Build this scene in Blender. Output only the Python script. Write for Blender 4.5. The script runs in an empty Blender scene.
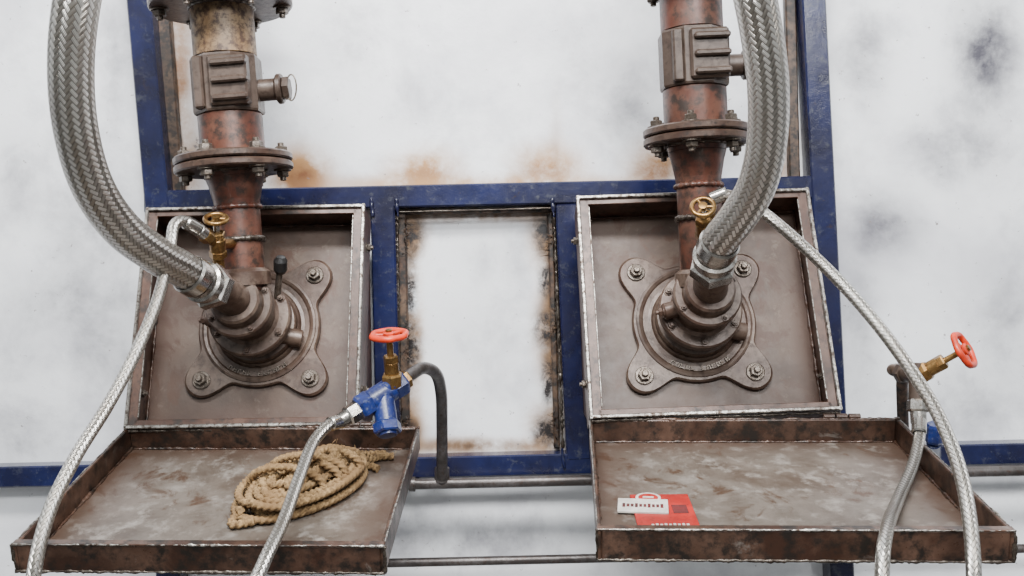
import bpy, bmesh, math, random
from mathutils import Vector, Matrix, noise as mnoise
random.seed(7)
# Room axes: x to the right, z up, eye height 1.5 m. Furnace wall face is the plane y=WY.
EYE_Z=1.5; WY=.09
def W(u,v,d):
    """surveyed point: horizontal / vertical sight-line reading and distance d (m) from eye"""
    return Vector(((u-512)*d/1000.0, d-2.0, EYE_Z+(288-v)*d/1000.0))

# ------------------------------------------------------------ materials
def newmat(name):
    m=bpy.data.materials.new(name); m.use_nodes=True
    nt=m.node_tree; b=nt.nodes['Principled BSDF']
    return m,nt,b
def N(nt,t,**k):
    n=nt.nodes.new(t)
    for a,v in k.items(): setattr(n,a,v)
    return n
def setin(n,i,v): n.inputs[i].default_value=v
def noise(nt,co,scale,detail=6,rough=.6,dist=0):
    n=N(nt,'ShaderNodeTexNoise'); setin(n,'Scale',scale); setin(n,'Detail',detail); setin(n,'Roughness',rough); setin(n,'Distortion',dist)
    nt.links.new(co,n.inputs['Vector']); return n.outputs['Fac']
def ramp(nt,fac,a,b,ca=(0,0,0,1),cb=(1,1,1,1)):
    r=N(nt,'ShaderNodeValToRGB'); e=r.color_ramp.elements
    e[0].position=a; e[0].color=ca; e[1].position=b; e[1].color=cb
    nt.links.new(fac,r.inputs[0]); return r.outputs[0]
def mix(nt,fac,a,b,mode='MIX'):
    m=N(nt,'ShaderNodeMix',data_type='RGBA',blend_type=mode)
    for i,s in ((0,fac),(6,a),(7,b)):
        if hasattr(s,'is_output'): nt.links.new(s,m.inputs[i])
        else: m.inputs[i].default_value = s if i==0 else (*s[:3],1)
    return m.outputs[2]
def math_(nt,op,a,b=None,c=None,clamp=False):
    m=N(nt,'ShaderNodeMath',operation=op); m.use_clamp=clamp
    for i,s in enumerate((a,b,c)):
        if s is None: continue
        if hasattr(s,'is_output'): nt.links.new(s,m.inputs[i])
        else: m.inputs[i].default_value=s
    return m.outputs[0]
def bump(nt,b,h,strength,dist):
    n=N(nt,'ShaderNodeBump'); setin(n,'Strength',strength); setin(n,'Distance',dist)
    nt.links.new(h,n.inputs['Height']); nt.links.new(n.outputs[0],b.inputs['Normal'])

def grimy(name,c1,c2,c3,scale=14,rough=.55,metal=.0,spot=.62,bs=.35,bd=.002,rv=.2,edge=None,edgec=(.06,.022,.012),extra=None):
    m,nt,b=newmat(name)
    tc=N(nt,'ShaderNodeTexCoord'); co=tc.outputs['Object']
    n1=noise(nt,co,scale,8,.65,.3); n2=noise(nt,co,scale*4.3,8,.7); n3=noise(nt,co,scale*.4,4,.6)
    col=mix(nt,ramp(nt,n1,.40,.60),c1,c2)
    col=mix(nt,ramp(nt,n2,spot-.1,spot+.05),col,c3)
    if extra: col=mix(nt,ramp(nt,noise(nt,co,scale*1.7,9,.72,.6),extra[1],extra[1]+.07),col,extra[0])
    col=mix(nt,ramp(nt,n3,.35,.68),col,mix(nt,.5,col,(.012,.009,.006)))
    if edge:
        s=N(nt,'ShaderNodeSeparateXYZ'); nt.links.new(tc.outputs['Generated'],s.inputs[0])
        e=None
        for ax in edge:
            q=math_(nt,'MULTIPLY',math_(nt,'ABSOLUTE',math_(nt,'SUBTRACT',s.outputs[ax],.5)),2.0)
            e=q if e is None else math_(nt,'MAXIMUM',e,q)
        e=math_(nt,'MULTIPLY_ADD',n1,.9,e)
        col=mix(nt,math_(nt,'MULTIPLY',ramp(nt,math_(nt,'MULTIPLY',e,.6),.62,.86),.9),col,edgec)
    nt.links.new(col,b.inputs['Base Color'])
    r=math_(nt,'MULTIPLY_ADD',n2,rv*2,rough-rv); nt.links.new(r,b.inputs['Roughness'])
    setin(b,'Metallic',metal)
    bump(nt,b,math_(nt,'ADD',n1,math_(nt,'MULTIPLY',n2,.6)),bs,bd)
    return m

M_box   =grimy('housing_rust_brown',(.070,.039,.025),(.138,.092,.065),(.18,.14,.11),8,.5,.0,.67,edge=(0,2),edgec=(.050,.022,.013),extra=((.075,.031,.015),.51))
M_boxw  =grimy('housing_wall_rust',(.055,.022,.013),(.115,.062,.043),(.020,.012,.009),10,.40,.15,.59)
M_cast  =grimy('cast_burner',(.072,.040,.028),(.145,.100,.075),(.040,.018,.010),18,.40,.2,.60)
M_rust  =grimy('rust_pipe',(.080,.021,.011),(.120,.050,.031),(.024,.012,.008),12,.40,.1,.56)
M_tan   =grimy('tan_pipe',(.20,.115,.050),(.31,.205,.11),(.065,.03,.015),20,.55,.0,.54)
M_block =grimy('regulator_grey',(.055,.034,.025),(.095,.067,.052),(.030,.016,.010),18,.42,.2,.60)
M_flange=grimy('flange_rust',(.052,.025,.017),(.100,.063,.046),(.020,.011,.008),20,.38,.3,.6)
M_bolt  =grimy('bolt_steel',(.10,.078,.06),(.19,.16,.135),(.05,.028,.017),60,.35,.6,.60)
M_edge  =grimy('bare_edge_steel',(.24,.22,.20),(.50,.48,.44),(.05,.030,.02),30,.32,.7,.55)
M_weld  =grimy('weld_bead',(.04,.028,.02),(.13,.11,.09),(.02,.013,.01),80,.35,.6,.58)
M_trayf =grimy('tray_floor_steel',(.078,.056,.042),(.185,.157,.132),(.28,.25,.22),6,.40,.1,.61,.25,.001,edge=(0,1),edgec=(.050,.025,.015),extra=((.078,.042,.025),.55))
M_trayr =grimy('tray_rim_rust',(.042,.018,.011),(.12,.066,.045),(.014,.010,.008),9,.34,.3,.56,extra=((.17,.14,.12),.62))
M_angle =grimy('angle_iron_rust',(.055,.027,.016),(.13,.08,.05),(.010,.008,.007),14,.5,.1,.53)
M_grayp =grimy('grey_steel_pipe',(.065,.056,.054),(.12,.108,.105),(.06,.033,.022),30,.35,.5,.62)
M_steel =grimy('plated_fitting',(.40,.375,.34),(.60,.57,.53),(.16,.12,.09),60,.22,.95,.62,.1,.001,.1)
M_brass =grimy('brass',(.26,.135,.045),(.42,.25,.09),(.10,.055,.025),50,.3,.85,.62,.15,.001,.12)
M_red   =grimy('red_enamel',(.58,.028,.003),(.70,.045,.006),(.3,.02,.01),60,.40,0,.70,.1,.001,.1)
M_blue2 =grimy('blue_valve_paint',(.005,.012,.075),(.008,.022,.14),(.16,.18,.23),45,.3,.0,.65,.2,.001,.1)
M_black =grimy('black_plastic',(.008,.008,.009),(.014,.014,.014),(.03,.03,.03),40,.35,0,.8)
M_paper =grimy('white_card',(.48,.45,.40),(.64,.61,.56),(.3,.2,.15),30,.5,0,.70,.1,.001)
M_redc  =grimy('red_card',(.32,.012,.010),(.43,.022,.016),(.12,.012,.01),30,.4,0,.66,.1,.001)
M_ink   =grimy('ink',(.12,.01,.01),(.06,.01,.01),(.05,.01,.01),30,.6)
M_frame =grimy('navy_frame_paint',(.0045,.0065,.031),(.008,.012,.056),(.05,.055,.075),12,.22,.0,.66,.4,.002,.1,extra=((.03,.017,.012),.65))

def braid(name,Nn,k):
    m,nt,b=newmat(name)
    uv=N(nt,'ShaderNodeUVMap'); uv.uv_map='UVMap'
    s=N(nt,'ShaderNodeSeparateXYZ'); nt.links.new(uv.outputs[0],s.inputs[0])
    u=math_(nt,'MULTIPLY',s.outputs[0],float(Nn)); v=math_(nt,'MULTIPLY',s.outputs[1],float(k))
    p=math_(nt,'ADD',u,v); q=math_(nt,'SUBTRACT',u,v); q=math_(nt,'ADD',q,1000.0)
    # 2/2 twill: each carrier passes over two and under two
    ck=math_(nt,'LESS_THAN',math_(nt,'MODULO',math_(nt,'ADD',math_(nt,'FLOOR',p),math_(nt,'FLOOR',q)),4.0),1.5)
    def strand(x):
        f=math_(nt,'SINE',math_(nt,'MULTIPLY',math_(nt,'FRACT',x),math.pi))
        w=math_(nt,'ABSOLUTE',math_(nt,'SINE',math_(nt,'MULTIPLY',x,math.pi*3)))
        return math_(nt,'MULTIPLY',math_(nt,'POWER',f,.4),math_(nt,'MULTIPLY_ADD',w,.35,.65))
    hp=strand(p); hq=strand(q)
    h=math_(nt,'ADD',math_(nt,'MULTIPLY',hp,ck),math_(nt,'MULTIPLY',hq,math_(nt,'SUBTRACT',1.0,ck)))
    tone=mix(nt,ck,(.34,.32,.285),(.70,.675,.63))
    col=mix(nt,ramp(nt,h,.2,.8),(.05,.042,.035),tone)
    co=N(nt,'ShaderNodeTexCoord').outputs['Object']
    col=mix(nt,ramp(nt,noise(nt,co,9,5),.40,.7),col,mix(nt,.45,col,(.14,.10,.07)))
    nt.links.new(col,b.inputs['Base Color']); setin(b,'Metallic',.95); setin(b,'Roughness',.28)
    bump(nt,b,h,.8,.0015)
    return m
M_braid=braid('steel_braid_large',24,105)
M_braids=braid('steel_braid_small',10,120)

def rope_mat():
    m,nt,b=newmat('jute_fibre')
    co=N(nt,'ShaderNodeTexCoord').outputs['Object']
    n=noise(nt,co,160,6,.7); n2=noise(nt,co,22,4)
    col=mix(nt,ramp(nt,n,.35,.65),(.085,.046,.018),(.36,.23,.105)); col=mix(nt,ramp(nt,n2,.45,.65),col,(.16,.092,.038))
    nt.links.new(col,b.inputs['Base Color']); setin(b,'Roughness',.95); bump(nt,b,n,.6,.002); return m
M_rope=rope_mat()

def wall_mat():
    m,nt,b=newmat('whitewashed_sheet_wall')
    co=N(nt,'ShaderNodeTexCoord').outputs['Object']
    big=noise(nt,co,1.7,5,.6,.2); mid=noise(nt,co,6,9,.66,.15); fine=noise(nt,co,60,6,.7); fr=noise(nt,co,30,9,.8,.4)
    blot=noise(nt,co,2.6,7,.6,.1)
    col=mix(nt,ramp(nt,mid,.48,.72),(.80,.815,.84),(.55,.555,.59))
    col=mix(nt,ramp(nt,big,.48,.72),col,(.48,.48,.52))
    K=.002*(2+WY)/2
    def stain(col,u,v,ru,rv,c,s,lo=.3,hi=.62,nz=mid):
        ru*=1.45; rv*=1.45
        mp=N(nt,'ShaderNodeMapping'); x=(u-512)*K; z=1.5+(288-v)*K
        sx=1/(ru*K); sz=1/(rv*K)
        mp.inputs['Location'].default_value=(-x*sx,0,-z*sz); mp.inputs['Scale'].default_value=(sx,.0,sz)
        nt.links.new(co,mp.inputs[0])
        ln=N(nt,'ShaderNodeVectorMath',operation='LENGTH'); nt.links.new(mp.outputs[0],ln.inputs[0])
        mr=N(nt,'ShaderNodeMapRange',interpolation_type='SMOOTHSTEP'); setin(mr,1,0.0); setin(mr,2,1.0); setin(mr,3,1.0); setin(mr,4,0.0)
        nt.links.new(ln.outputs['Value'],mr.inputs[0])
        f=math_(nt,'MULTIPLY',mr.outputs[0],ramp(nt,nz,lo,hi)); f=math_(nt,'MULTIPLY',f,s,clamp=True)
        return mix(nt,f,col,c)
    soot_shade=(.055,.052,.068); rust=(.14,.048,.014); lr=(.40,.215,.085)
    for u,v,ru,rv,s in [(100,228,55,50,1.3),(80,300,60,40,1.1),(100,350,40,40,.8),(20,440,60,40,.7),(20,180,40,50,.5),(112,60,22,80,.7),(15,330,40,60,.5),
                        (865,60,32,60,.9),(985,50,40,75,1.3),(885,225,40,40,1.3),(960,150,60,50,.75),(1010,320,40,80,.6),
                        (345,40,40,60,.55),(590,60,45,60,.5),(630,110,28,50,.8),(450,535,150,34,.9),(180,90,25,110,.7),  # widest, lowest patch is shadow below the beam, painted in; the rest is soot
                        (480,330,60,40,.3),(500,250,50,40,.4),(960,400,60,40,.6),(860,330,26,90,.7),(780,100,16,110,.7),(400,110,60,40,.3)]:
        col=stain(col,u,v,ru,rv,soot_shade,s*.95,.22,.72)
    for u,v,ru,rv,s in [(425,174,42,28,1.3),(545,170,42,28,1.3),(300,174,36,32,1.3),(178,165,30,60,1.3),(180,70,14,120,1.0),(655,168,32,30,1.2),(775,150,26,60,.7),(480,184,190,11,1.1)]:
        col=stain(col,u,v,ru,rv,lr,s,.3,.55); col=stain(col,u,v+8,ru*.7,rv*.6,rust,s,.36,.6)
    for u,v,ru,rv in [(412,235,14,36),(412,350,12,60),(412,300,8,110),(548,235,16,34),(550,330,14,50),(548,430,18,26),(412,430,12,22),(480,214,80,8),(480,446,80,8),(556,300,9,140)]:
        col=stain(col,u,v,ru*1.3,rv*1.2,lr,1.0,.34,.56)
        col=stain(col,u,v,ru*.85,rv,(.09,.055,.035),1.2,.34,.62)
    for u,v,ru,rv in [(411,236,15,24),(411,346,12,26),(411,290,7,30),(546,232,16,26),(546,328,14,22),(547,432,16,18),(411,432,9,12),(545,280,8,22),(548,380,8,30)]:
        col=stain(col,u,v,ru,rv,(.012,.009,.009),1.8,.34,.66,fr)
    col=mix(nt,ramp(nt,fine,.66,.71),col,(.18,.155,.15))
    nt.links.new(col,b.inputs['Base Color']); setin(b,'Roughness',.42)
    bump(nt,b,math_(nt,'ADD',mid,math_(nt,'MULTIPLY',fine,.2)),.25,.008)
    return m
M_wall=wall_mat()
M_floor=grimy('concrete_floor',(.10,.095,.09),(.16,.15,.14),(.07,.065,.06),3,.7,0,.68)

# ------------------------------------------------------------ mesh builder
def basis(axis):
    z=Vector(axis).normalized(); r=Vector((0,0,1)) if abs(z.z)<.9 else Vector((1,0,0))
    x=r.cross(z).normalized(); y=z.cross(x); return x,y,z
class B:
    def __init__(s,name):
        s.name=name; s.bm=bmesh.new(); s.uv=s.bm.loops.layers.uv.new('UVMap'); s.mats=[]
    def mi(s,m):
        if m not in s.mats: s.mats.append(m)
        return s.mats.index(m)
    def face(s,vs,mat,smooth=False,uvs=None):
        try: f=s.bm.faces.new(vs)
        except ValueError: return
        f.material_index=s.mi(mat); f.smooth=smooth
        if uvs:
            for l,u in zip(f.loops,uvs): l[s.uv].uv=u
    def lathe(s,p,axis,prof,mat,seg=40,smooth=True,phase=0):
        x,y,z=basis(axis); p=Vector(p)
        def ring(r,h):
            if r<1e-6: return [s.bm.verts.new(p+z*h)]
            return [s.bm.verts.new(p+z*h+(x*math.cos(a)+y*math.sin(a))*r) for a in [phase+2*math.pi*i/seg for i in range(seg)]]
        for (r0,h0),(r1,h1) in zip(prof,prof[1:]):
            A=ring(r0,h0); C=ring(r1,h1)
            for i in range(seg):
                j=(i+1)%seg
                if len(A)==1 and len(C)==1: continue
                if len(A)==1: s.face([A[0],C[j],C[i]][::-1],mat,smooth)
                elif len(C)==1: s.face([A[i],A[j],C[0]],mat,smooth)
                else: s.face([A[i],A[j],C[j],C[i]],mat,smooth)
    def cyl(s,p0,p1,r,mat,seg=32,c=None,r1=None):
        p0=Vector(p0);p1=Vector(p1); h=(p1-p0).length; r1=r if r1 is None else r1
        c=min(r*.12,h*.2) if c is None else c
        s.lathe(p0,p1-p0,[(0,0),(r-c,0),(r,c),(r1,h-c),(r1-c,h),(0,h)],mat,seg)
    def hexn(s,p0,p1,r,mat,ph=0):
        p0=Vector(p0);p1=Vector(p1); h=(p1-p0).length
        s.lathe(p0,p1-p0,[(0,0),(r*.88,0),(r,h*.14),(r,h*.86),(r*.88,h),(0,h)],mat,6,False,ph)
    def bolt(s,p,axis,r,mat=None,washer=True):
        mat=mat or M_bolt; z=Vector(axis).normalized(); p=Vector(p)
        if washer: s.lathe(p,z,[(r*1.4,-.001),(r*1.4,r*.2),(r*1.28,r*.27),(0,r*.27)],mat,24)
        s.hexn(p+z*r*.25,p+z*r*1.15,r,mat,random.random())
        s.lathe(p+z*r*1.1,z,[(r*.5,0),(r*.5,r*.55),(r*.4,r*.65),(0,r*.65)],mat,16)
    def box(s,M,size,mat,bev=.002):
        t=bmesh.new(); bmesh.ops.create_cube(t,size=1); bmesh.ops.scale(t,vec=Vector(size),verts=t.verts)
        if bev>0: bmesh.ops.bevel(t,geom=list(t.edges),offset=min(bev,min(size)*.3),segments=1,affect='EDGES')
        vm={v:s.bm.verts.new(M@v.co) for v in t.verts}
        for f in t.faces: s.face([vm[v] for v in f.verts],mat)
        t.free()
    def beam(s,p0,p1,w,dep,mat,side=Vector((0,1,0)),bev=.003,ext=0):
        p0=Vector(p0);p1=Vector(p1); z=(p1-p0).normalized(); y=(side-z*side.dot(z)).normalized(); x=y.cross(z)
        M=Matrix.Translation((p0+p1)/2)@Matrix((x,y,z)).transposed().to_4x4()
        s.box(M,(w,dep,(p1-p0).length+ext),mat,bev)
    def prism(s,M,outline,h0,h1,mat,bev=.0,smooth=False):
        n=len(outline); c=sum((Vector(o) for o in outline),Vector((0,0)))/n
        def ring(y,k=1): return [s.bm.verts.new(M@Vector((c.x+(o[0]-c.x)*k,y,c.y+(o[1]-c.y)*k))) for o in outline]
        sg=1 if h1>h0 else -1
        a=ring(h0); b=ring(h1-sg*bev); 
        for i in range(n): s.face([a[i],a[(i+1)%n],b[(i+1)%n],b[i]],mat,smooth)
        if bev:
            t=ring(h1,.975); b2=ring(h1-sg*bev)
            for i in range(n): s.face([b2[i],b2[(i+1)%n],t[(i+1)%n],t[i]],mat,smooth)
            s.face(ring(h1,.975),mat)
        else: s.face(ring(h1),mat)
        s.face(ring(h0),mat)
    def tube(s,pts,r,mat,seg=20,caps=True,lobes=0,amp=0,twist=0,rf=None,closed=False):
        n=len(pts); T=[]
        for i in range(n):
            if closed: t=pts[(i+1)%n]-pts[i-1]
            else: t=pts[min(i+1,n-1)]-pts[max(i-1,0)]
            T.append(t.normalized())
        x=basis(T[0])[0]; rings=[]; L=0
        Ls=[]
        for i in range(n):
            if i: x=(x-T[i]*x.dot(T[i])).normalized(); L+=(pts[i]-pts[i-1]).length
            y=T[i].cross(x); rr=rf(L,i) if rf else r; R=[]
            for k in range(seg):
                a=2*math.pi*k/seg
                q=rr*(1+amp*abs(math.cos(lobes/2*(a+twist*L)))-amp*.6) if lobes else rr
                R.append(s.bm.verts.new(pts[i]+(x*math.cos(a)+y*math.sin(a))*q))
            rings.append(R); Ls.append(L)
        for i in range(n if closed else n-1):
            A=rings[i];C=rings[(i+1)%n]; l0=Ls[i]; l1=Ls[i+1] if i<n-1 else l0+.01
            for k in range(seg):
                j=(k+1)%seg
                s.face([A[k],A[j],C[j],C[k]],mat,True,[(k/seg,l0),((k+1)/seg,l0),((k+1)/seg,l1),(k/seg,l1)])
        if caps and not closed: s.face(rings[0][::-1],mat); s.face(rings[-1],mat)
    def ringweld(s,p,axis,R,r,mat=None):
        x,y,z=basis(axis); pts=[p+(x*math.cos(a)+y*math.sin(a))*R for a in [2*math.pi*i/90 for i in range(90)]]
        ph=random.random()*9
        s.tube(pts,r,mat or M_weld,8,closed=True,rf=lambda L,i:r*(.9+.18*math.sin(i*1.4+ph)+.3*random.random()))
    def weld(s,p0,p1,r,mat=None):
        p0=Vector(p0);p1=Vector(p1); n=max(8,int((p1-p0).length/.003)); sd=random.random()*99
        pts=[p0.lerp(p1,i/n)+Vector((random.gauss(0,r*.12),random.gauss(0,r*.12),random.gauss(0,r*.12))) for i in range(n+1)]
        s.tube(pts,r,mat or M_weld,8,rf=lambda L,i:r*max(.15,.75+.9*mnoise.noise(Vector((L*30,sd,0)))+.5*mnoise.noise(Vector((L*140,sd,3)))))
    def done(s,keep=False):
        me=bpy.data.meshes.new(s.name)
        vs=s.bm.verts; 
        c=Vector((0,0,0))
        if not keep:
            lo=Vector([min(v.co[i] for v in vs) for i in range(3)]); hi=Vector([max(v.co[i] for v in vs) for i in range(3)]); c=(lo+hi)/2
            for v in vs: v.co-=c
        bmesh.ops.recalc_face_normals(s.bm,faces=s.bm.faces)
        s.bm.to_mesh(me); s.bm.free()
        for m in s.mats: me.materials.append(m)
        o=bpy.data.objects.new(s.name,me); o.location=c; bpy.context.scene.collection.objects.link(o); return o
def spline(P,n=14):
    P=[Vector(p) for p in P]; Q=[P[0]*2-P[1]]+P+[P[-1]*2-P[-2]]; out=[]
    for i in range(1,len(Q)-2):
        a,b,c,d=Q[i-1:i+3]
        for k in range(n):
            t=k/n; out.append(.5*((2*b)+(c-a)*t+(2*a-5*b+4*c-d)*t*t+(3*b-a-3*c+d)*t**3))
    out.append(P[-1]); return out

# ------------------------------------------------------------ room shell
b=B('wall_back'); b.box(Matrix.Translation((0,WY+.05,1.6)),(7,.1,3.2),M_wall,0); b.done(True).location=(0,0,0)
b=B('floor'); b.box(Matrix.Translation((0,-2.5+WY,-.05)),(7,5,.1),M_floor,0); b.done()

# ------------------------------------------------------------ blue steel frame
b=B('steel_support_frame')
FD=2.0+WY-.031
def fb(u0,v0,u1,v1,w,mat=M_frame,dep=.058,d=FD): b.beam(W(u0,v0,d),W(u1,v1,d),w*1.03,dep,mat)
fb(120,-260,162,214,.048); fb(161,205,183,930,.048,dep=.056); fb(797,-260,856,930,.047)
fb(384,205,390,462,.048,dep=.054); fb(567,205,578,458,.048,dep=.054)
fb(148,203,818,188,.044,dep=.052); fb(-420,485,1400,443,.042,dep=.052)
fb(144,-260,178,192,.026,M_angle,.02,FD+.018); fb(783,-260,794,186,.022,M_angle,.02,FD+.018)
fb(402,212,406,450,.018,M_angle,.02,FD+.018); fb(550,212,557,448,.012,M_angle,.02,FD+.018)
fb(398,213,553,210,.008,M_angle,.02,FD+.018)
for a in [(397,214,400,448),(554,212,563,448)]:
    b.weld(W(*a[:2],FD-.003),W(*a[2:],FD-.003),.004)
b.weld(W(397,212,FD-.02),W(553,208,FD-.02),.002)
# charred paint / spatter tufts along the inside of the inspection opening
for (u,v,s) in [(404,238,1),(405,345,1),(552,235,2),(554,325,2),(557,430,2),(404,430,1)]:
    for _ in range(22):
        p=W(u+random.uniform(-3,3),v+random.gauss(0,10),FD+random.uniform(-.01,.02)); dr=Vector(((1 if s<2 else -1)*random.uniform(.2,1),random.uniform(-.3,.1),random.gauss(0,.8))).normalized()*random.uniform(.006,.026)
        b.tube([p,p+dr*.5,p+dr],.0012,M_angle,5,rf=lambda L,i:.0014*(1-.45*i))
for (u,v) in [(372,207),(397,207),(553,207),(580,204),(400,462),(563,458)]:
    b.weld(W(u-1,v-9,FD-.028),W(u+1,v+10,FD-.028),.004,M_frame)
b.done()

# service pipes running behind the trays
PD=2.0
for (u0,v0,u1,v1,r) in [(372,485,1180,467,.011),(300,565,1180,545,.009)]:
    b=B('steel_service_pipe'); p0=W(u0,v0,PD);p1=W(u1,v1,PD); b.cyl(p0,p1,r,M_grayp)
    for t in [.05,.6,.9]:
        q=p0.lerp(p1,t); b.beam(q,Vector((q.x,WY-.001,q.z)),.02,.012,M_grayp,Vector((0,0,1)))
        b.lathe(q-Vector((.006,0,0)),(1,0,0),[(r,0),(r*1.35,0),(r*1.35,.012),(r,.012)],M_grayp)
    b.done()

# ------------------------------------------------------------ housings
def frameM(c,tilt,roll):
    return Matrix.Translation(c)@Matrix.Rotation(-roll,4,'Y')@Matrix.Rotation(-tilt,4,'X')
# local: x right, y into the wall, z up along the face
def housing(c,Wd,Hd,tilt,roll):
    M=frameM(c,tilt,roll); D=.085; t=.007; b=B('burner_housing')
    T=Matrix.Translation
    w2,h2=Wd/2,Hd/2
    b.box(M@T((0,D,0)),(Wd-.004,.008,Hd-.004),M_box,.001)
    for sx in(-1,1): b.box(M@T((sx*(w2-t/2),D/2,0)),(t,D,Hd),M_boxw,.001)
    for sz in(-1,1): b.box(M@T((0,D/2,sz*(h2-t/2))),(Wd-2*t,D,t),M_boxw,.001)
    for sx in(-1,1):
        b.box(M@T((sx*(w2-.002),-.003,0)),(.0065,.007,Hd+.005),M_edge,.0015)
        b.box(M@T((sx*(w2-.013),.002,0)),(.017,.004,Hd-.01),M_boxw,.001)
        b.box(M@T((sx*(w2-.022),.0005,0)),(.0022,.004,Hd-.04),M_edge,.0005)
    for sz in(-1,1):
        b.box(M@T((0,-.003,sz*(h2-.002))),(Wd+.003,.007,.0065),M_edge,.0015)
        b.box(M@T((0,.002,sz*(h2-.010))),(Wd-.03,.004,.011),M_boxw,.001)
    for sx in(-1,1): b.weld(M@Vector((sx*(w2-t-.002),D-.006,-h2+.01)),M@Vector((sx*(w2-t-.002),D-.006,h2-.01)),.003,M_boxw)
    b.weld(M@Vector((-w2+.01,D-.006,h2-t-.002)),M@Vector((w2-.01,D-.006,h2-t-.002)),.003,M_boxw)
    b.weld(M@Vector((-w2,.004,-h2-.004)),M@Vector((w2,.004,-h2-.004)),.0035)
    for sx in(-1,1):
        for z in(-.33,.33):
            b.bolt(M@Vector((sx*(w2-.0005),.04,z*Hd)),M.to_3x3()@Vector((sx,0,0)),.0075)
            b.bolt(M@Vector((sx*(w2-t),.04,z*Hd)),M.to_3x3()@Vector((-sx,0,0)),.0075)
    # wedge duct between back plate and the supporting frame
    k=.97; F=[M@Vector((sx*w2*k,D+.003,sz*h2*k)) for sx,sz in((-1,-1),(1,-1),(1,1),(-1,1))]
    Bk=[Vector((p.x,max(p.y+.002,WY-.06),p.z)) for p in F]
    f=[b.bm.verts.new(p) for p in F]; g=[b.bm.verts.new(p) for p in Bk]
    for i in range(4): b.face([f[i],f[(i+1)%4],g[(i+1)%4],g[i]],M_boxw)
    b.face(g,M_boxw)
    b.done(); return M
cL=Vector((-.4905,-.135,1.453)); cR=Vector((.3515,-.1635,1.4795))
ML=housing(cL,.420,.426,math.radians(17.8),math.radians(1.0))
MR=housing(cR,.442,.431,math.radians(20.8),math.radians(2.0))

# ------------------------------------------------------------ burners
def burner(M,cx,cz,lobed_ang=0,lever=False):
    b=B('gas_burner'); R=M.to_3x3(); out=(R@Vector((0,-1,0))).normalized()
    def L(x,h,z): return M@Vector((cx+x,.081-h,cz+z))
    MM=M@Matrix.Translation((cx,.081,cz))
    n=180; rad=[]
    for i in range(n):
        a=2*math.pi*i/n; r=.117
        for q in range(4):
            c=math.pi/4+q*math.pi/2; dlt=(a-c+math.pi)%(2*math.pi)-math.pi
            D,rr=.140,.040
            if abs(dlt)<math.asin(rr/D): r=max(r,D*math.cos(dlt)+math.sqrt(rr*rr-(D*math.sin(dlt))**2))
        rad.append(r)
    for _ in range(9): rad=[(rad[i-1]+2*rad[i]+rad[(i+1)%n])/4 for i in range(n)]
    b.prism(MM,[(rad[i]*math.cos(2*math.pi*i/n),rad[i]*math.sin(2*math.pi*i/n)) for i in range(n)],.0,-.014,M_cast,.003,True)
    P=L(0,0,0)
    b.lathe(P,out,[(.110,.013),(.109,.017),(.105,.0185),(.100,.017),(.097,.0145),(.088,.0145),(.082,.016),(.079,.022),(.074,.026)],M_cast,72)
    b.lathe(P,out,[(.076,.012),(.076,.036),(.073,.040),(.062,.043),(.060,.050),(.060,.066),(.062,.068),(.074,.069),(.076,.072),(.076,.088),(.073,.091),(.056,.092),
        (.050,.097),(.050,.142),(.058,.144),(.060,.147),(.060,.163),(.057,.166),(.046,.166),(.044,.172),(.044,.190),(.040,.194),(0,.194)],M_cast,64)
    for sx in(-1,1):
        for sz in(-1,1): b.bolt(L(sx*.103,.014,sz*.103),out,.0125)
    for i in range(6):
        a=math.pi/6+i*math.pi/3; b.bolt(L(.066*math.cos(a),.091,.066*math.sin(a)),out,.006,M_cast)
    for i in range(4):
        a=.5+i*math.pi/2; b.bolt(L(.052*math.cos(a),.166,.052*math.sin(a)),out,.005,M_cast)
    b.cyl(L(.02,.045,-.02),L(.088,.03,-.03),.017,M_cast) 
    b.cyl(L(-.02,.11,0),L(-.072,.11,-.012),.015,M_cast); b.bolt(L(-.072,.11,-.012),R@Vector((-1,0,-.1)),.008,M_cast)
    for i,a in enumerate([x*6-33 for x in range(12)]):
        if i in(5,): continue
        q=math.radians(-90+a); m=MM@Matrix.Rotation(-q-math.pi/2,4,'Y')@Matrix.Translation((0,-.0155,-.093))
        b.box(m,(.0022,.004,.009),M_bolt,.0003)
        b.box(m@Matrix.Translation((.003,0,random.choice((-.003,0,.003)))),(.005,.004,.002),M_bolt,.0003)
        if i%2: b.box(m@Matrix.Translation((.0055,0,0)),(.002,.004,.009),M_bolt,.0003)
    if lever:
        b.cyl(L(.05,.09,.035),L(.062,.13,.075),.006,M_bolt); b.lathe(L(.062,.125,.072),L(.066,.15,.095)-L(.062,.13,.075),[(0,0),(.009,.0),(.0125,.006),(.0125,.024),(.008,.032),(0,.034)],M_black,24)
    b.done(); return L
LL=burner(ML,.003,-.008,lever=True); LR=burner(MR,-.008,-.020)

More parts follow.
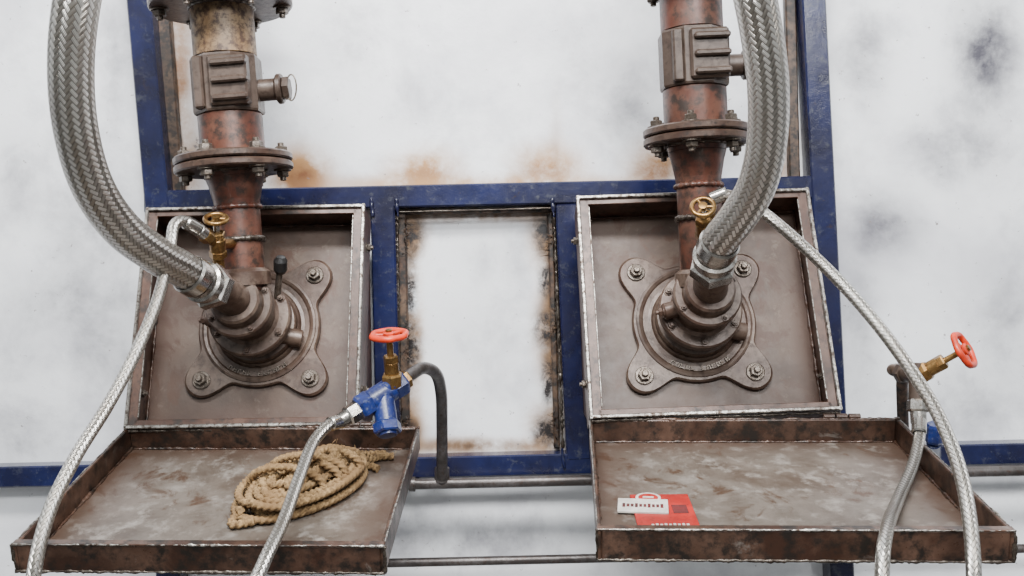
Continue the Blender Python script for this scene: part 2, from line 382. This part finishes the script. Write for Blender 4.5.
# ------------------------------------------------------------ flanged gas risers
def riser(u0,v0,u1,v1,d,S):
    b=B('flanged_gas_pipe'); A=W(u0,v0,d); Z=W(u1,v1,d); ax=(Z-A).normalized(); k=d/1000
    def at(v): return A.lerp(Z,(v-v0)/(v1-v0))
    def seg(va,vb,ra,rb,mat): b.cyl(at(va),at(vb),ra*k,mat,56,.001,rb*k)
    def flange(va,vb,r,bolts=6,down=True,up=True):
        b.lathe(at(vb),at(va)-at(vb),[(0,0),((r-1.5)*k,0),(r*k,1.5*k),(r*k,(vb-va-1.5)*k),((r-1.5)*k,(vb-va)*k),(0,(vb-va)*k)],M_flange,64)
        x,y,z=basis(ax)
        for i in range(bolts):
            a=.75+2*math.pi*i/bolts; o=(x*math.cos(a)+y*math.sin(a))*(r-11)*k
            if down: b.bolt(at(vb)+o,-ax,.0115)
            if up: b.bolt(at(va)+o,ax,.0115)
    f0a,f0b,p1,bl0,bl1,f1,f2,rd0,rd1,end=S['v']; rp,rb,rf0,rf1,rn=S['r']
    flange(f0a-8,f0a+5,rf0,down=False); flange(f0a+6.5,f0b,rf0,up=False)
    seg(-220,f0a-8,rp,rp,M_rust)
    b.ringweld(at(f0b),ax,rp*k,.004)
    seg(f0b,bl0,rp,rp,M_tan if S['tan'] else M_rust); seg(bl1,f1,rp*1.02,rp*1.02,M_rust)
    b.lathe(at(bl1),ax,[(rp*k,0),((rb-1)*k,1*k),(rb*k,3*k),(rb*k,(bl1-bl0-3)*k),((rb-1)*k,(bl1-bl0-1)*k),(rp*k,(bl1-bl0)*k)],M_block,8,False,math.pi/8)
    mid=at((bl0+bl1)/2); side=ax.cross(Vector((0,1,0))).normalized(); 
    if side.x<0: side=-side
    Mb=Matrix.Translation(mid)@Matrix((side,Vector((0,1,0)),ax)).transposed().to_4x4()
    T=Matrix.Translation
    b.box(Mb@T((10*k,-rb*k*.86,0)),(38*k,16*k,(bl1-bl0)*k*.84),M_block,.004)
    for dz in(-18,-1,16): b.box(Mb@T((12*k,-rb*k*.9-7*k,dz*k)),(35*k,10*k,6*k),M_block,.003)
    b.box(Mb@T((-20*k,-rb*k*.8,0)),(10*k,12*k,(bl1-bl0)*k*.88),M_block,.003)
    q=mid+side*rb*k*.6-ax*6*k
    b.cyl(q,q+side*(rb*.4+14)*k,11*k,M_block); b.cyl(q+side*(rb*.4+14)*k,q+side*(rb*.4+20)*k,15*k,M_block); b.hexn(q+side*(rb*.4+20)*k,q+side*(rb*.4+27)*k,12*k,M_block)
    b.tube([q+side*(rb*.4+23)*k+Vector((13*k*math.cos(a)*.4,-4*k,13*k*math.sin(a)))+Vector((6*k,0,0)) for a in [i*.3 for i in range(21)]],.0015,M_bolt,6,closed=True)
    flange(f1,(f1+f2)/2-.7,rf1,down=False); flange((f1+f2)/2+.7,f2,rf1,up=False)
    b.ringweld(at(f1),ax,rp*k*1.03,.004); b.ringweld(at(f2),ax,rp*k,.004)
    seg(f2,rd0,rp*.97,rp*.93,M_rust)
    x=[( (rn)*k,0),((rn+1)*k,(rd1-rd0)*.25*k),((rp*.85)*k,(rd1-rd0)*.75*k),((rp*.93)*k,(rd1-rd0)*k)]
    b.lathe(at(rd1),ax,x,M_rust,56)
    seg(rd1,end,rn,rn,M_rust)
    b.ringweld(at(rd1),ax,rn*k,.0045,M_rust); b.ringweld(at(rd1+32),ax,(rn+.5)*k,.005)
    b.lathe(at(end-14),ax,[(rn*k*1.25,-8*k),(rn*k*1.25,5*k),(rn*k,9*k)],M_cast,48)
    b.done()
riser(244,290,220,-10,1.805,dict(v=(-6,8,0,58,116,156,172,178,208,292),r=(31,35,70,58,22),tan=True))
riser(703,288,690,-10,1.775,dict(v=(-32,-16,0,32,90,128,145,152,186,292),r=(31,35,58,53,22),tan=False))

# ------------------------------------------------------------ large braided hoses with couplings
def coupling(b,p0,p1,p2,p3):
    "burner outlet p0 -> nut p1 -> ferrule p2 -> hose p3"
    p0,p1,p2,p3=map(Vector,(p0,p1,p2,p3))
    b.tube(spline([p0,p0.lerp(p1,.5),p1]),.03,M_cast,32)
    a=(p2-p1); b.hexn(p1-a.normalized()*.004,p1+a*.38,.040,M_steel,.3)
    b.lathe(p1+a*.38,a,[(.030,0),(.034,.002),(.034,a.length*.2),(.036,a.length*.22),(.036,a.length*.35),(.031,a.length*.40),(.031,a.length*.62)],M_steel,48)
    b.lathe(p2,p3-p2,[(.0305,-.004),(.0335,0),(.0335,.02),(.0305,.024)],M_steel,48)
b=B('braided_metal_hose')
e=LL(0,.188,0)
q1=W(214,288,1.70); q2=W(197,279,1.655); q3=W(180,268,1.62)
coupling(b,e,q1,q2,q3)
b.tube(spline([q2,q3,W(158,256,1.575),W(122,229,1.50),W(93,187,1.43),W(76,130,1.375),W(71,65,1.335),W(78,-5,1.31),W(98,-90,1.31),W(140,-170,1.33)],22),.0295,M_braid,48)
b.done()
b=B('braided_metal_hose')
e=LR(0,.188,0)
q1=W(712,270,1.665); q2=W(716,250,1.62); q3=W(723,236,1.59)
coupling(b,e,q1,q2,q3)
b.tube(spline([q2,q3,W(738,217,1.555),W(757,185,1.51),W(767,140,1.47),W(768,85,1.43),W(761,30,1.40),W(750,-25,1.38),W(730,-110,1.38),W(690,-190,1.40)],22),.0295,M_braid,48)
b.done()

# ------------------------------------------------------------ brass ignition valves
def needle(p,top,inl,pip):
    b=B('brass_needle_valve'); p,top,inl=Vector(p),Vector(top),Vector(inl); a=top-p
    b.cyl(p,p+a*.25,.010,M_brass); b.hexn(p+a*.22,p+a*.38,.015,M_brass); b.cyl(p+a*.36,p+a*.62,.0135,M_brass); b.hexn(p+a*.6,p+a*.74,.014,M_brass,.4)
    b.cyl(p+a*.72,top,.0055,M_steel)
    x,y,z=basis(a)
    b.tube([top+(x*math.cos(t)+y*math.sin(t))*.018 for t in [i*math.pi/16 for i in range(32)]],.004,M_brass,10,closed=True)
    for t in(0,2.1,4.2): b.cyl(top,top+(x*math.cos(t)+y*math.sin(t))*.018,.003,M_brass,12)
    b.lathe(top,a,[(0,-.004),(.007,-.004),(.007,.005),(0,.006)],M_brass,20)
    m=p+a*.48; h=inl-m
    b.cyl(m,m+h*.5,.009,M_brass); b.hexn(m+h*.42,m+h*.72,.0135,M_brass); b.cyl(m+h*.7,inl,.0115,M_steel)
    b.cyl(m,Vector(pip),.009,M_brass)
    b.done()
nl=W(198,229,1.665); nr=W(712,199,1.645)
needle(W(219,268,1.74),W(216,219,1.69),nl,W(238,243,1.79))
needle(W(704,246,1.715),W(703,207,1.63),nr,W(704,232,1.76))

# ------------------------------------------------------------ trays (hinged covers folded down)
def tray(bc,fc,Wd,roll):
    b=B('hinged_drip_tray'); bc,fc=Vector(bc),Vector(fc)
    y=(fc-bc).normalized(); x=(Matrix.Rotation(-roll,3,'Y')@Vector((1,0,0))); x=(x-y*x.dot(y)).normalized(); z=x.cross(y)
    if z.z<0: z=-z
    Ln=(fc-bc).length; H=.042
    M=Matrix.Translation(bc)@Matrix((x,y,z)).transposed().to_4x4(); T=Matrix.Translation
    w=Wd/2
    b.box(M@T((0,Ln/2,-H)),(Wd-.002,Ln,.004),M_trayf,.001)
    for sx in(-1,1):
        b.box(M@T((sx*(w-.003),Ln/2,-H/2)),(.006,Ln,H),M_trayr,.0015)
        b.weld(M@Vector((sx*(w-.008),.01,-H+.003)),M@Vector((sx*(w-.008),Ln-.01,-H+.003)),.003,M_trayr)
        b.weld(M@Vector((sx*(w-.001),.01,.0)),M@Vector((sx*(w-.001),Ln-.01,.0)),.0016,M_edge)
    b.box(M@T((0,.003,-H/2)),(Wd-.012,.006,H),M_trayr,.0015)
    b.box(M@T((0,Ln-.003,-H/2)),(Wd-.012,.006,H),M_trayr,.0015)
    b.weld(M@Vector((-w+.01,.009,-H+.003)),M@Vector((w-.01,.009,-H+.003)),.003,M_trayr)
    b.box(M@T((0,Ln-.006,.0005)),(Wd,.013,.004),M_trayr,.001)
    b.weld(M@Vector((-w,Ln,.001)),M@Vector((w,Ln,.001)),.0018,M_edge)
    b.weld(M@Vector((-w,Ln,-H)),M@Vector((w,Ln,-H)),.003)
    b.weld(M@Vector((-w,.002,0)),M@Vector((w,.002,0)),.003,M_trayr)
    for sx in(-1,1): b.weld(M@Vector((sx*w,Ln-.001,-H)),M@Vector((sx*w,Ln-.001,.001)),.0035)
    for t in(-.32,.32):
        for j in(-1,0,1): b.cyl(M@Vector((t*Wd+j*.022-.01,-.004,.002)),M@Vector((t*Wd+j*.022+.01,-.004,.002)),.006,M_trayr)
    b.done(); return M
TL=tray(W(272.5,427,1.80),W(196.5,546,1.408),.531,math.radians(.8))
TR=tray(W(742.5,419,1.755),W(804,531,1.30),.537,math.radians(1.2))

# ------------------------------------------------------------ rope hank
b=B('jute_rope_coil'); FZ=-.040
def TP(x,y,h): return TL@Vector((x,y,FZ+h))
A=Vector((.050,.262)); C=Vector((.150,.080)); mid=(A+C)/2; ad=(C-A).normalized(); pd=Vector((-ad.y,ad.x)); hl=(C-A).length/2
r=.0058; pts=[]
layers=16
for i in range(layers):
    lv=(i%8)/7
    a_=hl*(1.10-.45*lv+random.uniform(-.06,.06)); w_=.066*(1.05-.85*lv)+random.uniform(-.005,.005)
    oa=random.uniform(-.010,.010); ow=random.uniform(-.010,.010); rot=random.uniform(-.18,.18)
    for k in range(12):
        t=2*math.pi*k/12
        la=a_*math.cos(t); lw=w_*math.sin(t)
        la,lw=la*math.cos(rot)-lw*math.sin(rot)+oa, la*math.sin(rot)+lw*math.cos(rot)+ow
        p=mid+ad*la+pd*lw; h=.006+.0026*(i+k/12)+random.uniform(-.001,.002)
        pts.append(TP(p.x,p.y,max(.006,h)))
pts+= [TP(.165,.10,.03),TP(.185,.075,.012),TP(.20,.055,.008),TP(.225,.05,.007)]
RK=dict(lobes=3,amp=.6,twist=210)
b.tube(spline(pts,22),r,M_rope,12,**RK)
for c0 in(.34,.58):
    c=A.lerp(C,c0); wp=[]; sk=random.uniform(-.02,.04)
    for k in range(15):
        t=2*math.pi*k/12; q=c+pd*(.060*math.cos(t))+ad*(sk*math.cos(t)+.003*k-.02)
        wp.append(TP(q.x,q.y,max(.006,.030+.034*math.sin(t))))
    b.tube(spline(wp,18),r,M_rope,12,**RK)
for tail in([(.13,.10,.03),(.16,.07,.02),(.18,.045,.008),(.21,.04,.007)],[(.14,.12,.04),(.175,.105,.018),(.19,.09,.008),(.205,.10,.007)],
    [(.06,.14,.03),(.035,.165,.012),(.015,.19,.006),(.005,.235,.006),(.02,.27,.02)],[(.03,.24,.02),(.01,.262,.008),(.012,.29,.007),(.045,.285,.010)]):
    b.tube(spline([TP(*q) for q in tail],26),r,M_rope,12,**RK)
for _ in range(300):
    i=random.randrange(len(pts)); p=pts[i]; v=Vector((random.gauss(0,1),random.gauss(0,1),abs(random.gauss(0,.6)))).normalized()*random.uniform(.008,.018)
    b.tube([p,p+v*.5+Vector((0,0,.002)),p+v],.0004,M_rope,4)
b.done()

# ------------------------------------------------------------ red and white label lying in right tray
b=B('red_white_label'); T=Matrix.Translation
c=TR@T((-.166,.318,-.0385))@Matrix.Rotation(math.radians(-2),4,'Z')
b.box(c,(.088,.135,.003),M_redc,.0008)
for i in range(9): b.box(c@T((-.022+i*.0062,.046,.0017)),(.0038,.008+.003*(i%2),.0006),M_paper,0)
b.box(c@T((.024,-.01,.0017)),(.022,.03,.0006),M_ink,0)
c=TR@T((-.196,.300,-.0355))@Matrix.Rotation(math.radians(4),4,'Z')
b.box(c,(.074,.048,.0035),M_paper,.0005)
for i in range(10): b.box(c@T((-.028+i*.0062,.002,.002)),(.0042,.010+.004*(i%3==0),.0005),M_ink,0)
cz=c.to_3x3()@Vector((0,0,1))
b.lathe(c@Vector((.008,-.030,.0)),cz,[(.019,-.002),(.019,.0015),(.015,.0016)],M_paper,28)
b.lathe(c@Vector((.008,-.030,.0)),cz,[(.015,.0016),(.0,.0018)],M_redc,28)
b.box(c@T((.008,-.030,.002)),(.016,.005,.0006),M_paper,0)
b.done()

# ------------------------------------------------------------ hand-wheel valves
def handwheel(b,c,axis,R):
    c=Vector(c); x,y,z=basis(axis); n=48
    b.tube([c+(x*math.cos(t)+y*math.sin(t))*R*(1+.035*math.cos(6*t)) for t in [2*math.pi*i/n for i in range(n)]],R*.19,M_red,12,closed=True)
    for i in range(3):
        t=i*math.pi*2/3+.4; b.beam(c-z*.001,c+(x*math.cos(t)+y*math.sin(t))*R*.95-z*.001,.008,.006,M_red,z,.001)
    b.lathe(c,z,[(0,-.008),(.009,-.008),(.010,.004),(.006,.006),(0,.006)],M_red,24); b.hexn(c+z*.004,c+z*.010,.006,M_brass)
b=B('handwheel_gas_valve')
a0=W(358,410,1.655); a1=W(402,382,1.70); mid=a0.lerp(a1,.55); ax=(a1-a0).normalized()
b.hexn(a0-ax*.022,a0+ax*.004,.017,M_steel); b.cyl(a0-ax*.04,a0-ax*.02,.013,M_steel)
b.hexn(a0,a0+ax*.026,.023,M_blue2,.5); b.cyl(a0+ax*.022,a1-ax*.02,.0205,M_blue2); b.hexn(a1-ax*.024,a1+ax*.004,.0225,M_blue2)
lo=W(387,426,1.655); dn=(lo-mid).normalized()
b.cyl(mid,lo,.0185,M_blue2); b.hexn(lo-dn*.006,lo+dn*.013,.024,M_blue2); b.lathe(lo+dn*.013,dn,[(.015,0),(.015,.004),(0,.005)],M_blue2,24)
s0=W(393,388,1.685); s1=W(389,335,1.66); sd=(s1-s0)
b.cyl(mid,s0+sd*.1,.016,M_blue2); b.hexn(s0,s0+sd*.28,.018,M_brass); b.cyl(s0+sd*.26,s0+sd*.5,.012,M_brass); b.hexn(s0+sd*.46,s0+sd*.62,.0125,M_brass,.4); b.cyl(s0+sd*.6,s1,.0055,M_brass)
handwheel(b,s1,sd+Vector((0,.004,0)),.028)
vh=a0-ax*.036
b.done()
b=B('bent_supply_pipe')
foot=W(442,482,PD)
b.tube(spline([a1-ax*.004,W(412,374,1.73),W(424,368,1.77),W(436,374,1.82),W(441,392,1.87),W(442,420,1.92),foot],16),.0112,M_grayp,24)
b.hexn(a1-ax*.002,a1+ax*.014,.016,M_brass); b.cyl(foot+Vector((0,0,.03)),foot-Vector((0,0,.001)),.015,M_grayp)
b.done()

b=B('handwheel_gas_valve')
c=W(917,376,1.66)
b.cyl(c+Vector((0,0,.022)),W(917,402,1.655),.0135,M_block); b.hexn(W(918,400,1.655),W(918,412,1.65),.018,M_steel); b.cyl(W(918,411,1.65),W(919,424,1.645),.013,M_steel)
s1=W(964,350,1.62); sd=s1-c
b.hexn(c-sd*.12,c+sd*.26,.018,M_brass); b.cyl(c+sd*.2,c+sd*.48,.0125,M_brass); b.hexn(c+sd*.42,c+sd*.6,.013,M_brass,.3); b.cyl(c+sd*.55,s1,.005,M_brass)
handwheel(b,s1,sd+Vector((.012,-.022,.004)),.028)
b.cyl(c,Vector((c.x-.004,c.y+.05,c.z)),.0125,M_block); b.hexn(Vector((c.x-.004,c.y+.04,c.z)),Vector((c.x-.004,c.y+.06,c.z)),.017,M_block)
b.done()
b=B('bent_supply_pipe')
s=Vector((c.x-.004,c.y+.05,c.z))
b.tube(spline([s,s+Vector((.002,.05,.002)),W(903,371,1.81),W(902,385,1.835),W(903,420,1.88),W(905,472,PD)],14),.0105,M_angle,24)
b.hexn(W(934,442,1.80),W(936,424,1.79),.018,M_blue2); b.cyl(W(934,472,PD),W(934,442,1.80),.013,M_blue2)
b.done()

# ------------------------------------------------------------ small braided hoses
def hose(path,fx):
    p,q=Vector(path[0]),Vector(path[1]); l=Vector(path[-1])
    path=list(path)+[Vector((l.x,l.y+.02,.35)),Vector((l.x+fx*.1,l.y+.02,.06)),Vector((l.x+fx*.35,l.y-.05,.010)),Vector((l.x+fx*.8,l.y-.25,.010))]
    b=B('braided_gas_hose'); b.tube(spline(path,24),.0092,M_braids,24)
    a=(q-p).normalized(); b.lathe(p,a,[(.0092,-.002),(.0118,0),(.0118,.024),(.0098,.027)],M_steel,28)
    b.done()
hose([nl,W(184,221,1.645),W(174,226,1.625),W(170,248,1.60),W(158,298,1.56),W(136,352,1.51),W(108,405,1.45),W(75,458,1.37),W(48,515,1.31),W(33,580,1.27),W(26,670,1.26),W(30,800,1.28)],-1)
hose([vh,W(330,424,1.615),W(313,443,1.57),W(299,478,1.49),W(283,522,1.40),W(264,562,1.32),W(245,610,1.27),W(228,700,1.25),W(225,820,1.26)],-1)
hose([nr,W(722,195,1.64),W(742,199,1.62),W(768,216,1.60),W(804,247,1.57),W(840,282,1.53),W(876,323,1.48),W(908,366,1.43),W(936,411,1.37),W(957,461,1.31),W(969,515,1.26),W(974,580,1.22),W(974,680,1.21),W(966,800,1.23)],1)
hose([W(919,420,1.645),W(919,440,1.62),W(912,468,1.56),W(898,500,1.46),W(887,530,1.30),W(882,575,1.24),W(882,680,1.22),W(890,800,1.24)],1)

# ------------------------------------------------------------ light
w=bpy.data.worlds.new('workshop_air'); bpy.context.scene.world=w; w.use_nodes=True
nt=w.node_tree; bg=nt.nodes['Background']
g=N(nt,'ShaderNodeTexCoord'); s=N(nt,'ShaderNodeSeparateXYZ'); nt.links.new(g.outputs['Generated'],s.inputs[0])
c=ramp(nt,math_(nt,'MULTIPLY_ADD',s.outputs[2],.5,.5),.35,.8,(.07,.07,.07,1),(.90,.95,.98,1))
nt.links.new(c,bg.inputs[0]); bg.inputs[1].default_value=1.25
def area(name,loc,tgt,sx,sy,e,col):
    l=bpy.data.lights.new(name,'AREA'); l.shape='RECTANGLE'; l.size=sx; l.size_y=sy; l.energy=e; l.color=col
    o=bpy.data.objects.new(name,l); o.location=loc; o.rotation_euler=(Vector(tgt)-Vector(loc)).to_track_quat('-Z','Y').to_euler(); bpy.context.scene.collection.objects.link(o)
area('ceiling_lamp',(-.2,-1.6,3.2),(0,0,1.6),1.6,.35,150,(1,.995,.985))
area('ceiling_lamp.001',(.5,-3.2,3.0),(0,0,1.3),1.8,.4,105,(.985,.995,1))

cam=bpy.data.cameras.new('camera'); cam.sensor_width=36; cam.lens=36*1000/1024
co=bpy.data.objects.new('camera',cam); co.location=(0,-2.0,EYE_Z); co.rotation_euler=(math.pi/2,0,0)
bpy.context.scene.collection.objects.link(co); bpy.context.scene.camera=co
